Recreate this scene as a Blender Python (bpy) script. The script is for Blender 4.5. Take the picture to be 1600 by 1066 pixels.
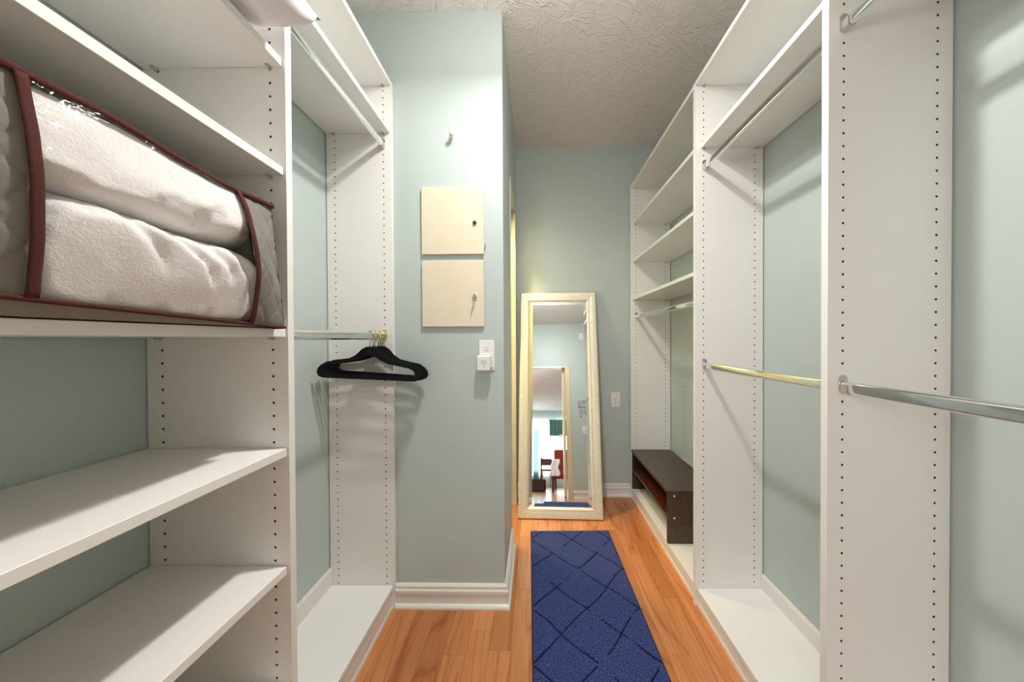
import bpy, bmesh, math, random
from mathutils import Vector, Matrix, noise
random.seed(7)
for o in list(bpy.data.objects): bpy.data.objects.remove(o, do_unlink=True)
S = bpy.context.scene
COL = S.collection

# ------------------------------------------------------------ camera
cd = bpy.data.cameras.new('camera'); cam = bpy.data.objects.new('camera', cd); COL.objects.link(cam)
cd.sensor_width = 36; cd.sensor_fit = 'HORIZONTAL'; cd.lens = 36*510/1600
cd.shift_x = (800-827.45)/1600; cd.shift_y = (534.43-533)/1600
cd.clip_start = 0.02
R3 = Vector((0.99986, 0.016085, -0.004512)); U3 = Vector((0.004365, 0.009134, 0.999949)); F3 = Vector((-0.016125, 0.999829, -0.009063))
CAMZ = 1.2338
cam.matrix_world = Matrix(((R3.x, U3.x, -F3.x, 0), (R3.y, U3.y, -F3.y, 0), (R3.z, U3.z, -F3.z, CAMZ), (0, 0, 0, 1)))
S.camera = cam
S.view_settings.view_transform = 'Standard'; S.view_settings.look = 'None'
S.view_settings.gamma = 1; S.view_settings.use_curve_mapping = False
S.view_settings.exposure = 0.44

# ------------------------------------------------------------ light
w = bpy.data.worlds.new('world'); S.world = w; w.use_nodes = True
w.node_tree.nodes['Background'].inputs[0].default_value = (0.85, 0.93, 1.0, 1)
w.node_tree.nodes['Background'].inputs[1].default_value = 6.0
def lamp(name, kind, loc, power, color, rot=(0, 0, 0), **kw):
    l = bpy.data.lights.new(name, kind); l.energy = power; l.color = color
    for k, v in kw.items(): setattr(l, k, v)
    o = bpy.data.objects.new(name, l); o.location = loc; o.rotation_euler = rot; COL.objects.link(o); return o
CEIL_W, SIDE_W, WIN_W, DOOR_W = 16.0, 55.0, 45.0, 26.0
DOME_W, ROOM_W = 7.5, 28.0
lamp('ceiling_lamp_light', 'AREA', (0.0, 0.95, 2.61), CEIL_W, (1.0, 0.975, 0.94), (math.radians(-17), 0, 0), shape='DISK', size=.09)
lamp('ceiling_dome_light', 'POINT', (0.0, 0.90, 2.50), DOME_W, (1.0, 0.975, 0.94), shadow_soft_size=.05)
lamp('side_room_light', 'POINT', (-0.40, 2.10, 2.40), SIDE_W, (1.0, 0.73, 0.33), shadow_soft_size=0.05)
lamp('window_daylight', 'AREA', (-0.35, -6.42, 1.25), WIN_W, (0.88, 0.96, 1.0), (math.radians(-90), 0, 0), shape='RECTANGLE', size=2.2, size_y=1.6)
lamp('back_room_soft_fill', 'AREA', (-1.5, -2.2, 2.40), DOOR_W, (0.96, 0.97, 1.0), (0, 0, 0), shape='DISK', size=1.6)  # added overhead fill, brightens the closet through the doorway; no real fixture

lamp('back_room_doorway_fill', 'POINT', (-0.85, -1.45, 1.65), ROOM_W, (1.0, 0.98, 0.95), shadow_soft_size=.2)  # added unseen fill for panels facing the camera, stands for no real lamp

# ------------------------------------------------------------ materials
def lin(r, g, b):
    f = lambda c: (c/255/12.92 if c/255 <= 0.04045 else ((c/255+0.055)/1.055)**2.4)
    return (f(r), f(g), f(b), 1)
class MT:
    def __init__(s, name):
        s.m = bpy.data.materials.new(name); s.m.use_nodes = True; s.nt = s.m.node_tree
        s.b = s.nt.nodes['Principled BSDF']
    def n(s, t, **kw):
        x = s.nt.nodes.new(t)
        for k, v in kw.items():
            if k.startswith('i_'): x.inputs[k[2:].replace('_', ' ')].default_value = v
            else: setattr(x, k, v)
        return x
    def l(s, a, b): s.nt.links.new(a, b); return s
    def co(s, kind='Object', scale=(1, 1, 1), rot=(0, 0, 0), loc=None):
        t = s.n('ShaderNodeTexCoord'); m = s.n('ShaderNodeMapping'); s.l(t.outputs[kind], m.inputs[0])
        m.inputs['Scale'].default_value = scale; m.inputs['Rotation'].default_value = rot
        return m
    def ramp(s, fac, stops):
        r = s.n('ShaderNodeValToRGB'); s.l(fac, r.inputs[0]); e = r.color_ramp.elements
        while len(e) < len(stops): e.new(0.5)
        for q, (p, c) in zip(e, stops): q.position = p; q.color = c
        return r.outputs[0]
    def bump(s, h, strength, dist=0.01, prev=None):
        b = s.n('ShaderNodeBump'); b.inputs['Strength'].default_value = strength; b.inputs['Distance'].default_value = dist
        s.l(h, b.inputs['Height'])
        if prev: s.l(prev, b.inputs['Normal'])
        s.l(b.outputs[0], s.b.inputs['Normal']); return b.outputs[0]
    def noise(s, co, scale, detail=3, rough=.5, dist=0):
        n = s.n('ShaderNodeTexNoise'); s.l(co.outputs[0], n.inputs['Vector'])
        n.inputs['Scale'].default_value = scale; n.inputs['Detail'].default_value = detail
        n.inputs['Roughness'].default_value = rough; n.inputs['Distortion'].default_value = dist
        return n.outputs['Fac']
def plain(name, col, rough=.5, metal=0, var=.04, scale=6, bump=0, bscale=200, spec=.5, coat=0):
    t = MT(name); t.b.inputs['Roughness'].default_value = rough; t.b.inputs['Metallic'].default_value = metal
    t.b.inputs['Specular IOR Level'].default_value = spec
    if coat: t.b.inputs['Coat Weight'].default_value = coat; t.b.inputs['Coat Roughness'].default_value = .1
    co = t.co(); f = t.noise(co, scale)
    d = tuple(c*(1-var) for c in col[:3])+(1,); u = tuple(min(1, c*(1+var)) for c in col[:3])+(1,)
    t.l(t.ramp(f, [(.3, d), (.7, u)]), t.b.inputs['Base Color'])
    if bump: t.bump(t.noise(co, bscale, 2), bump, .002)
    return t.m
M = {}
M['laminate'] = plain('white_laminate', lin(243, 241, 237), .38, var=.012, scale=3, bump=.04, bscale=350, spec=.45)
M['hole'] = plain('bored_particle_board', lin(60, 48, 36), .9)
M['trim'] = plain('white_trim_paint', lin(238, 235, 228), .35, var=.02)
M['chrome'] = plain('chrome', (.82, .83, .84, 1), .09, 1, var=.01)
M['nickel'] = plain('satin_nickel', (.62, .61, .58, 1), .25, 1, var=.02)
M['brass'] = plain('pale_brass', lin(232, 212, 150), .22, 1, var=.03)
M['velvet'] = plain('black_velvet', lin(17, 17, 19), .85, var=.2, scale=60, bump=.3, bscale=900, spec=.25)
M['plate'] = plain('white_plastic', lin(240, 239, 236), .3, var=.01)
M['dark'] = plain('dark_plastic', lin(35, 32, 30), .5)
M['cream'] = plain('cream_enamel', lin(232, 220, 196), .42, var=.015)
M['jamb'] = plain('cream_door_paint', lin(226, 210, 172), .4, var=.02)
M['peg'] = plain('peg_metal', lin(196, 190, 178), .35, .3)
def wall_mat():
    t = MT('sage_wall_paint'); t.b.inputs['Roughness'].default_value = .42; t.b.inputs['Specular IOR Level'].default_value = .35
    co = t.co(); f = t.noise(co, 1.7, 4)
    t.l(t.ramp(f, [(.3, lin(190, 202, 199)), (.7, lin(196, 207, 204))]), t.b.inputs['Base Color'])
    p = t.bump(t.noise(co, 140, 3, .6), .12, .003); t.bump(t.noise(co, 9, 4, .6), .12, .01, p)
    return t.m
M['wall'] = wall_mat()
def ceil_mat():
    t = MT('troweled_ceiling'); t.b.inputs['Roughness'].default_value = .85
    t.b.inputs['Base Color'].default_value = lin(238, 233, 227)
    co = t.co()
    acc = None
    for k, (rot, sc) in enumerate(((.5, (3.2, 20, 1)), (1.7, (4, 24, 1)), (2.6, (3.5, 17, 1)), (-.2, (5, 30, 1)))):
        c2 = t.co(scale=(1/sc[0], 1/sc[1], 1), rot=(0, 0, rot)); c2.vector_type = 'TEXTURE'; nz = t.noise(c2, 1.0, 2, .5, 1.6)
        st = t.ramp(nz, [(.50, (0, 0, 0, 1)), (.535, (1, 1, 1, 1)), (.56, (.25, .25, .25, 1)), (.66, (0, 0, 0, 1))])
        c3 = t.co(scale=(1, 1, 1), loc=(k, 0, 0)); mk = t.ramp(t.noise(c2, .33, 2, .5, .4), [(.46, (0, 0, 0, 1)), (.58, (1, 1, 1, 1))])
        mx = t.n('ShaderNodeMath', operation='MULTIPLY'); t.l(st, mx.inputs[0]); t.l(mk, mx.inputs[1])
        if acc is None: acc = mx.outputs[0]
        else:
            mm = t.n('ShaderNodeMath', operation='MAXIMUM'); t.l(acc, mm.inputs[0]); t.l(mx.outputs[0], mm.inputs[1]); acc = mm.outputs[0]
    n2 = t.noise(co, 18, 5, .6, 1.2)
    ad = t.n('ShaderNodeMath', operation='MULTIPLY_ADD'); t.l(n2, ad.inputs[0]); ad.inputs[1].default_value = .7; t.l(acc, ad.inputs[2])
    t.bump(ad.outputs[0], .45, .012)
    return t.m
M['ceiling'] = ceil_mat()
def wood(name, light, mid, dark, rough=.28, scale=1.0, coat=.3, seed=True):
    t = MT(name); t.b.inputs['Roughness'].default_value = rough; t.b.inputs['Coat Weight'].default_value = coat; t.b.inputs['Coat Roughness'].default_value = .12
    tc = t.n('ShaderNodeTexCoord'); oi = t.n('ShaderNodeObjectInfo')
    cmb = t.n('ShaderNodeCombineXYZ')
    m1 = t.n('ShaderNodeMath', operation='MULTIPLY'); t.l(oi.outputs['Random'], m1.inputs[0]); m1.inputs[1].default_value = 37
    m2 = t.n('ShaderNodeMath', operation='MULTIPLY'); t.l(oi.outputs['Random'], m2.inputs[0]); m2.inputs[1].default_value = 91
    t.l(m1.outputs[0], cmb.inputs[0]); t.l(m2.outputs[0], cmb.inputs[1]); t.l(m1.outputs[0], cmb.inputs[2])
    va = t.n('ShaderNodeVectorMath', operation='ADD'); t.l(tc.outputs['Object'], va.inputs[0]); t.l(cmb.outputs[0], va.inputs[1])
    mp = t.n('ShaderNodeMapping'); t.l(va.outputs[0], mp.inputs[0]); mp.inputs['Scale'].default_value = (6.5*scale, .65*scale, 6.5*scale)
    base = t.noise(mp, 1.3, 2, .5, .6)
    ml = t.n('ShaderNodeMath', operation='MULTIPLY'); t.l(base, ml.inputs[0]); ml.inputs[1].default_value = 9
    fr = t.n('ShaderNodeMath', operation='PINGPONG'); t.l(ml.outputs[0], fr.inputs[0]); fr.inputs[1].default_value = 1
    ring = t.ramp(fr.outputs[0], [(0, dark), (.10, mid), (.45, light), (1, light)])
    mp2 = t.n('ShaderNodeMapping'); t.l(va.outputs[0], mp2.inputs[0]); mp2.inputs['Scale'].default_value = (120*scale, 5*scale, 120*scale)
    fine = t.ramp(t.noise(mp2, 1, 3, .6), [(.3, (.82, .79, .76, 1)), (.65, (1.04, 1.04, 1.04, 1))])
    mx = t.n('ShaderNodeMix', data_type='RGBA', blend_type='MULTIPLY'); mx.inputs[0].default_value = 1; t.l(ring, mx.inputs[6]); t.l(fine, mx.inputs[7])
    tone = t.ramp(oi.outputs['Random'], [(0, (.80, .76, .72, 1)), (.5, (1, 1, 1, 1)), (1, (1.12, 1.12, 1.10, 1))])
    mx2 = t.n('ShaderNodeMix', data_type='RGBA', blend_type='MULTIPLY'); mx2.inputs[0].default_value = 1; t.l(mx.outputs[2], mx2.inputs[6]); t.l(tone, mx2.inputs[7])
    t.l(mx2.outputs[2], t.b.inputs['Base Color']); t.bump(fine, .06, .001)
    return t.m
M['plank'] = wood('cherry_plank', lin(212, 140, 86), lin(204, 129, 75), lin(182, 106, 58), .22)
M['espresso'] = wood('espresso_laminate', lin(76, 58, 45), lin(70, 53, 41), lin(60, 44, 34), .35, .6, .15)
M['redwood'] = wood('red_brown_wood', lin(92, 48, 36), lin(80, 41, 31), lin(58, 29, 23), .3)
M['gap'] = plain('floor_underlay', lin(70, 40, 22), .9)
def rug_mat():
    t = MT('navy_pile'); t.b.inputs['Roughness'].default_value = 1; t.b.inputs['Specular IOR Level'].default_value = .1
    t.b.inputs['Sheen Weight'].default_value = .25; t.b.inputs['Sheen Tint'].default_value = lin(150, 165, 215)
    co = t.co(); f = t.noise(co, 190, 4, .85)
    t.l(t.ramp(f, [(.34, lin(24, 32, 72)), (.50, lin(52, 65, 122)), (.66, lin(104, 118, 174))]), t.b.inputs['Base Color'])
    t.bump(f, .8, .004); return t.m
M['rug'] = rug_mat()
M['rugline'] = plain('dark_carved_pile', lin(26, 31, 62), 1, var=.15, scale=300, bump=.5, bscale=500, spec=.1)
M['rugedge'] = plain('navy_binding', lin(28, 32, 62), .8, var=.1, scale=80, bump=.4, bscale=400)
def frame_mat():
    t = MT('champagne_leaf'); t.b.inputs['Roughness'].default_value = .42; t.b.inputs['Metallic'].default_value = .35
    co = t.co(scale=(60, 60, 60)); f = t.noise(co, 1, 4, .7)
    co2 = t.co(scale=(40, 40, 420)); g = t.noise(co2, 1, 2, .6)
    t.l(t.ramp(f, [(.3, lin(219, 209, 188)), (.5, lin(228, 219, 200)), (.7, lin(236, 230, 215))]), t.b.inputs['Base Color'])
    p = t.bump(f, .25, .002); t.bump(g, .3, .0015, p); return t.m
M['frame'] = frame_mat()
M['mirror'] = plain('mirror_silver', (.93, .95, .94, 1), .0, 1, var=0)
def fabric(name, col, bump=.3, scale=500, var=.06, sheen=0):
    t = MT(name); t.b.inputs['Roughness'].default_value = .95; t.b.inputs['Specular IOR Level'].default_value = .15
    if sheen: t.b.inputs['Sheen Weight'].default_value = sheen
    co = t.co(); f = t.noise(co, scale, 3, .7)
    d = tuple(c*(1-var) for c in col[:3])+(1,); u = tuple(min(1, c*(1+var)) for c in col[:3])+(1,)
    t.l(t.ramp(f, [(.3, d), (.7, u)]), t.b.inputs['Base Color']); t.bump(f, bump, .003); return t.m
M['bagcloth'] = fabric('taupe_nonwoven_cloth', lin(136, 131, 123), .2, 700)
M['binding'] = fabric('brown_binding_tape', lin(88, 51, 46), .4, 600, .12)
M['fleece'] = fabric('white_fleece', lin(246, 240, 238), .45, 230, .02, .15)
M['pillow'] = fabric('white_cotton', lin(238, 235, 240), .1, 900, .02)
M['sheer'] = fabric('sheer_white_curtain', lin(245, 250, 248), .1, 200, .02)
M['teal'] = fabric('teal_curtain', lin(120, 178, 168), .2, 90, .1)
M['redcloth'] = fabric('red_brown_upholstery', lin(150, 70, 52), .2, 200, .12)
M['wicker'] = fabric('dark_wicker', lin(62, 50, 48), .9, 120, .4)
def vinyl():
    t = MT('clear_vinyl'); nt = t.nt; out = nt.nodes['Material Output']; nt.nodes.remove(t.b)
    tr = t.n('ShaderNodeBsdfTransparent'); tr.inputs[0].default_value = (.985, .985, .985, 1)
    gl = t.n('ShaderNodeBsdfGlossy'); gl.inputs['Roughness'].default_value = .06
    fr = t.n('ShaderNodeLayerWeight'); fr.inputs['Blend'].default_value = .5
    co = t.co(); b = t.n('ShaderNodeBump'); b.inputs['Strength'].default_value = .5; b.inputs['Distance'].default_value = .012
    t.l(t.noise(co, 26, 3, .6, .8), b.inputs['Height']); t.l(b.outputs[0], gl.inputs['Normal']); t.l(b.outputs[0], fr.inputs['Normal'])
    pw = t.n('ShaderNodeMath', operation='POWER'); t.l(fr.outputs['Facing'], pw.inputs[0]); pw.inputs[1].default_value = 5
    ma = t.n('ShaderNodeMath', operation='MULTIPLY_ADD'); t.l(pw.outputs[0], ma.inputs[0]); ma.inputs[1].default_value = .9; ma.inputs[2].default_value = .05
    mx = t.n('ShaderNodeMixShader'); t.l(ma.outputs[0], mx.inputs[0]); t.l(tr.outputs[0], mx.inputs[1]); t.l(gl.outputs[0], mx.inputs[2])
    t.l(mx.outputs[0], out.inputs[0]); return t.m
M['vinyl'] = vinyl()
def emit(name, col, st):
    t = MT(name); t.b.inputs['Base Color'].default_value = (.8, .8, .8, 1)
    t.b.inputs['Emission Color'].default_value = col; t.b.inputs['Emission Strength'].default_value = st; return t.m
M['bulb'] = emit('lit_bulb_glass', (1, .95, .88, 1), 4)
M['daypane'] = emit('daylit_window_pane', (.82, .96, 1, 1), .75)

# ------------------------------------------------------------ helpers
WL = {}
def empty(name, loc, label, cat, group=None, rot=None):
    o = bpy.data.objects.new(name, None); COL.objects.link(o); o.empty_display_size = .05
    o.location = loc; o['label'] = label; o['category'] = cat
    if group: o['group'] = group
    if rot: o.rotation_euler = rot
    WL[o] = Vector(loc); return o
def obj(name, bm, mat, parent=None, local=False, smooth=False, label=None):
    if parent is not None and not local: bmesh.ops.translate(bm, vec=-WL[parent], verts=bm.verts)
    me = bpy.data.meshes.new(name); bmesh.ops.recalc_face_normals(bm, faces=bm.faces) if len(bm.faces) else None
    if smooth is True:
        for f in bm.faces: f.smooth = True
    bm.to_mesh(me); bm.free()
    if smooth == 'auto':
        me.polygons.foreach_set('use_smooth', [True]*len(me.polygons)); me.set_sharp_from_angle(angle=math.radians(35))
    for m in (mat if isinstance(mat, (list, tuple)) else [mat]): me.materials.append(M[m] if isinstance(m, str) else m)
    o = bpy.data.objects.new(name, me); COL.objects.link(o)
    if parent is not None: o.parent = parent; WL[o] = WL[parent]
    else: WL[o] = Vector((0, 0, 0))
    if label: o['label'] = label
    return o
def tag(o, label, cat, group=None):
    o['label'] = label; o['category'] = cat
    if group: o['group'] = group
    return o
def struct(name, bm, mat, **kw):
    o = obj(name, bm, mat, **kw); o['kind'] = 'structure'; return o
def box(bm, x0, x1, y0, y1, z0, z1, bev=0):
    vs = [bm.verts.new((x, y, z)) for x in (x0, x1) for y in (y0, y1) for z in (z0, z1)]
    fs = [bm.faces.new([vs[i] for i in q]) for q in ((0, 1, 3, 2), (4, 6, 7, 5), (0, 4, 5, 1), (2, 3, 7, 6), (0, 2, 6, 4), (1, 5, 7, 3))]
    if bev:
        es = list({e for f in fs for e in f.edges})
        bmesh.ops.bevel(bm, geom=es, offset=bev, segments=1, affect='EDGES', profile=.5)
    return bm
def B(*a, **k): return box(bmesh.new(), *a, **k)
def prism(bm, pts, axis, a0, a1):
    """extrude a closed 2-D outline along an axis; pts are the other two coordinates in xyz order"""
    def v(p, a): return (a, p[0], p[1]) if axis == 'x' else ((p[0], a, p[1]) if axis == 'y' else (p[0], p[1], a))
    A = [bm.verts.new(v(p, a0)) for p in pts]; Bv = [bm.verts.new(v(p, a1)) for p in pts]; n = len(pts)
    for i in range(n): bm.faces.new((A[i], A[(i+1) % n], Bv[(i+1) % n], Bv[i]))
    bm.faces.new(A[::-1]); bm.faces.new(Bv); return bm
def oval(cx, cz, w, h, n=20):
    r = w/2; pts = []
    for i in range(n):
        a = 2*math.pi*i/n; x = math.cos(a)*r; z = math.sin(a)*r + (h/2-r)*(1 if math.sin(a) >= 0 else -1)
        pts.append((cx+x, cz+z))
    return pts
def cyl(bm, c, r, axis, L, n=14, r2=None):
    r2 = r if r2 is None else r2
    def P(a, rr, t):
        x, y = math.cos(a)*rr, math.sin(a)*rr
        return {'x': (c[0]+t, c[1]+x, c[2]+y), 'y': (c[0]+x, c[1]+t, c[2]+y), 'z': (c[0]+x, c[1]+y, c[2]+t)}[axis]
    A = [bm.verts.new(P(2*math.pi*i/n, r, 0)) for i in range(n)]; Bv = [bm.verts.new(P(2*math.pi*i/n, r2, L)) for i in range(n)]
    for i in range(n): bm.faces.new((A[i], A[(i+1) % n], Bv[(i+1) % n], Bv[i]))
    bm.faces.new(A[::-1]); bm.faces.new(Bv); return bm
def tube(bm, pts, r, n=8, flat=None):
    """tube through points; flat=(w,h) gives an elliptical section"""
    rings = []; up0 = Vector((0, 0, 1)); pts = [Vector(p) for p in pts]
    for i, p in enumerate(pts):
        d = (pts[min(i+1, len(pts)-1)]-pts[max(i-1, 0)]).normalized()
        s = d.cross(up0)
        if s.length < .05: s = d.cross(Vector((0, 1, 0)))
        s.normalize(); u = s.cross(d).normalized(); a, b = flat or (r, r)
        rings.append([bm.verts.new(p + s*math.cos(2*math.pi*k/n)*a + u*math.sin(2*math.pi*k/n)*b) for k in range(n)])
    for A, Bv in zip(rings, rings[1:]):
        for k in range(n): bm.faces.new((A[k], A[(k+1) % n], Bv[(k+1) % n], Bv[k]))
    bm.faces.new(rings[0][::-1]); bm.faces.new(rings[-1]); return bm
def grid(bm, nu, nv, fn, closed=False):
    V = [[bm.verts.new(fn(i/nu, j/nv)) for j in range(nv+1)] for i in range(nu+1)]
    for i in range(nu):
        for j in range(nv): bm.faces.new((V[i][j], V[i+1][j], V[i+1][j+1], V[i][j+1]))
    return V
def N(p, s=1.0, o=0): return noise.noise(Vector((p[0]*s+o, p[1]*s+o*1.7, p[2]*s-o)))

# ------------------------------------------------------------ setting
XW, XRW = -.9464, 1.0453           # closet side walls
YF, YB, XC = 1.4948, 2.560, -.143  # facing wall, alcove end wall, wall corner
ZC, YD = 2.7272, -.37              # ceiling, door wall
struct('wall_left', B(XW-.1, XW, YD, YF+.0, 0, ZC), 'wall')
struct('wall_right', B(XRW, XRW+.1, YD, YB+.1, 0, ZC), 'wall')
wf = struct('wall_middle', B(XW-.1, XC, YF, YF+.115, 0, ZC), 'wall')
struct('wall_back', B(-1.2, XRW, YB, YB+.1, 0, ZC), 'wall')
OY0, OY1, OZ = 1.925, 2.43, 2.19
bm = bmesh.new(); box(bm, XC-.115, XC, YF+.115, OY0, 0, ZC); box(bm, XC-.115, XC, OY1, YB, 0, ZC); box(bm, XC-.115, XC, OY0, OY1, OZ, ZC)
struct('wall_alcove', bm, 'wall')
struct('ceiling', B(XW-.1, XRW+.1, YD-.11, YB+.1, ZC, ZC+.06), 'ceiling')
# side room shell behind the alcove doorway
struct('wall_side_room', B(-1.3, -1.2, YF+.115, YB+.1, 0, ZC), 'wall')
struct('trim_side_ceiling', B(-1.3, XC-.115, YF+.115, YB+.1, ZC-.02, ZC), 'ceiling')
# door wall behind the camera
DX0, DX1, DZ = -.60, .318, 1.955
bm = bmesh.new(); box(bm, XW-.1, DX0, YD-.11, YD, 0, ZC); box(bm, DX1, XRW+.1, YD-.11, YD, 0, ZC); box(bm, DX0, DX1, YD-.11, YD, DZ, ZC)
struct('wall_front', bm, 'wall')
# floor with planks
fl = struct('floor', B(-1.3, XRW+.1, YD-.11, YB+.1, -.05, -.012), 'gap')
PW = .0875; X0P = -.0135
joints = {-5: [.2, .62, 1.66], -4: [1.10, 1.83], -3: [.75, 1.26, 2.0], -2: [.52, 1.37, 2.12], -1: [.98, 1.28, 2.3], 0: [.65, 1.6, 2.02], 1: [.4, 1.2, 2.2], 2: [.9, 1.75], 3: [.6, 1.45, 2.35],
          4: [1.05, 1.9], 5: [.8, 1.62, 2.25], 6: [.5, 1.40, 2.1], 7: [1.27, 1.86], 8: [.7, 1.55, 2.3], 9: [1.1, 1.98], -6: [.9, 1.9], -7: [.5, 1.5, 2.2], 10: [.8, 1.7]}
for k in sorted(joints):
    x1 = X0P + PW*k; x0 = x1-PW
    ys = [YD-.1]+joints[k]+[YB+.0]
    for a, b in zip(ys, ys[1:]):
        bm = B(-PW/2+.0003, PW/2-.0003, -(b-a)/2+.0003, (b-a)/2-.0003, -.012, 0, bev=.0009)
        o = obj('plank', bm, 'plank', fl, local=True); o.location = ((x0+x1)/2, (a+b)/2, 0)
struct('trim_side_floor', B(-1.3, XC-.1, YF+.115, YB, -.012, 0), 'plank')
# baseboards: stepped profile with cap moulding and shoe
def baseboard(name, p0, p1, nrm, h=.106, m0=0, m1=0):
    prof = [(0, 0), (.026, 0), (.026, .008), (.022, .015), (.013, .020), (.013, h-.042), (.018, h-.038), (.018, h-.026), (.013, h-.020), (.013, h-.008), (.006, h), (0, h)]
    bm = bmesh.new(); d = Vector((nrm[0], nrm[1], 0))
    e = (Vector((p1[0]-p0[0], p1[1]-p0[1], 0))).normalized()      # m0, m1: mitred ends
    A = [bm.verts.new(Vector((p0[0], p0[1], z))+d*t-e*t*m0) for t, z in prof]; Bv = [bm.verts.new(Vector((p1[0], p1[1], z))+d*t+e*t*m1) for t, z in prof]
    n = len(prof)
    for i in range(n): bm.faces.new((A[i], A[(i+1) % n], Bv[(i+1) % n], Bv[i]))
    bm.faces.new(A[::-1]); bm.faces.new(Bv); struct(name, bm, 'trim')
baseboard('baseboard_middle', (-.645, YF), (XC, YF), (0, -1), m1=1)
baseboard('baseboard_alcove', (XC, YF), (XC, OY0), (1, 0), m0=1)
baseboard('baseboard_back', (XC, YB), (.74, YB), (0, -1), .098)
baseboard('baseboard_front', (DX1+.06, YD), (.74, YD), (0, 1))
# alcove doorway lining and header
bm = bmesh.new(); box(bm, XC-.115, XC+.004, OY0, OY0+.016, 0, OZ, .002); struct('trim_1', bm, 'jamb')
bm = bmesh.new(); box(bm, XC-.115, XC+.004, OY1-.018, OY1, 0, OZ, .002); box(bm, XC-.06, XC-.045, OY1-.032, OY1-.018, 0, OZ-.1); struct('trim_2', bm, 'jamb')
bm = bmesh.new(); box(bm, XC-.115, XC+.004, OY0+.016, OY1-.018, OZ-.018, OZ); box(bm, XC-.085, XC-.045, OY0+.016, OY1-.018, OZ-.095, OZ-.018); struct('trim_3', bm, 'wall')
# scuffed patches where adhesive strips were peeled off the wall
for cx in (-.545, -.470):
    bm = bmesh.new()
    for i in range(4):
        for q in range(5):
            x = cx-.017+i*.0113+random.uniform(-.002, .002); z = 2.294+q*.0113+random.uniform(-.002, .002)
            if random.random() < .75: cyl(bm, (x, YF-.0006, z), random.uniform(.0022, .0036), 'y', .0008, 6)
    o = obj('peeled_paint_patch', bm, 'wall', wf); o['kind'] = 'stuff'

# ------------------------------------------------------------ closet joinery
TH = .019
def holed_panel(name, parent, xf, xb, y, z0, z1, phase, sgn, label=None):
    """upright board; the near (-Y) face carries two columns of real shelf-pin holes. sgn: +1 the board runs to +X from its front edge"""
    bm = bmesh.new(); r, cw, P, dep = .0031, .008, .032, .009
    def fx(d): return xf+sgn*d
    D = abs(xb-xf); cols = [.037, D-.0375]
    zs = []; k = math.ceil((z0+.03-phase)/P); 
    while phase+k*P < z1-.02: zs.append(phase+k*P); k += 1
    zb, zt = zs[0]-P/2, zs[-1]+P/2
    V = lambda d, z, yy=y: bm.verts.new((fx(d), yy, z))
    def quad(d0, d1, a, b): bm.faces.new((V(d0, a), V(d1, a), V(d1, b), V(d0, b)))
    e = [0, cols[0]-cw, cols[0]+cw, cols[1]-cw, cols[1]+cw, D]
    quad(0, D, z0, zb); quad(0, D, zt, z1)
    for a, b in ((0, 1), (2, 3), (4, 5)): quad(e[a], e[b], zb, zt)
    for c in cols:
        for z in zs:
            O = [V(c+dx, z+dz) for dx, dz in ((cw, 0), (cw, P/2), (0, P/2), (-cw, P/2), (-cw, 0), (-cw, -P/2), (0, -P/2), (cw, -P/2))]
            I = [V(c+r*math.cos(i*math.pi/4), z+r*math.sin(i*math.pi/4)) for i in range(8)]
            K = [V(c+r*math.cos(i*math.pi/4), z+r*math.sin(i*math.pi/4), y+dep) for i in range(8)]
            for i in range(8):
                j = (i+1) % 8
                bm.faces.new((O[i], O[j], I[j], I[i])); f = bm.faces.new((I[i], I[j], K[j], K[i])); f.material_index = 1
            f = bm.faces.new(K); f.material_index = 1
    A = [V(0, z0), V(D, z0), V(D, z1), V(0, z1)]; C2 = [V(d, z, y+TH) for d, z in ((0, z0), (D, z0), (D, z1), (0, z1))]
    for i in range(4): j = (i+1) % 4; bm.faces.new((A[i], A[j], C2[j], C2[i]))
    bm.faces.new(C2); bmesh.ops.remove_doubles(bm, verts=bm.verts, dist=1e-6)
    return obj(name, bm, ['laminate', 'hole'], parent, label=label)
def shelf(parent, x0, x1, y0, y1, zb, pins=(), name='shelf', th=TH):
    o = obj(name, B(x0, x1, y0+.0008, y1-.0008, zb, zb+th, bev=.0008), 'laminate', parent)
    for px in pins:
        for py, s in ((y0, 1), (y1, -1)):
            bm = bmesh.new(); cyl(bm, (px, py, zb-.0035), .0028, 'y', s*.011, 8); cyl(bm, (px, py, zb-.0035), .0045, 'y', s*.002, 8)
            box(bm, px-.004, px+.004, min(py, py+s*.012), max(py, py+s*.012), zb-.002, zb-.0003)
            obj('shelf_pin', bm, 'peg', o)
    return o
def rod(parent, x, y0, y1, zf, zr, both=True):
    bm = prism(bmesh.new(), oval(x, zr, .015, .030, 24), 'y', y0+.004, y1-.004)
    o = obj('hanging_rod', bm, 'chrome', parent, smooth='auto', label='polished chrome hanging rod')
    for y, s in ((y0, 1), (y1, -1)):
        bm = prism(bmesh.new(), oval(x-.0005, zf, .021, .046, 20), 'y', y, y+s*.0025)
        # U-shaped socket round the rod end
        out = oval(x, zr, .020, .035, 20); ou = [p for p in out if p[1] < zr+.008]; ou.sort(key=lambda p: math.atan2(p[1]-(zr+.03), p[0]-x))
        inn = oval(x, zr, .0156, .0306, 20); iu = [p for p in inn if p[1] < zr+.008]; iu.sort(key=lambda p: math.atan2(p[1]-(zr+.03), p[0]-x))
        m = min(len(ou), len(iu)); pts = ou[:m]+iu[:m][::-1]
        prism(bm, pts, 'y', y+s*.002, y+s*.020)
        obj('rod_socket', bm, 'nickel', o)
    return o
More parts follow.
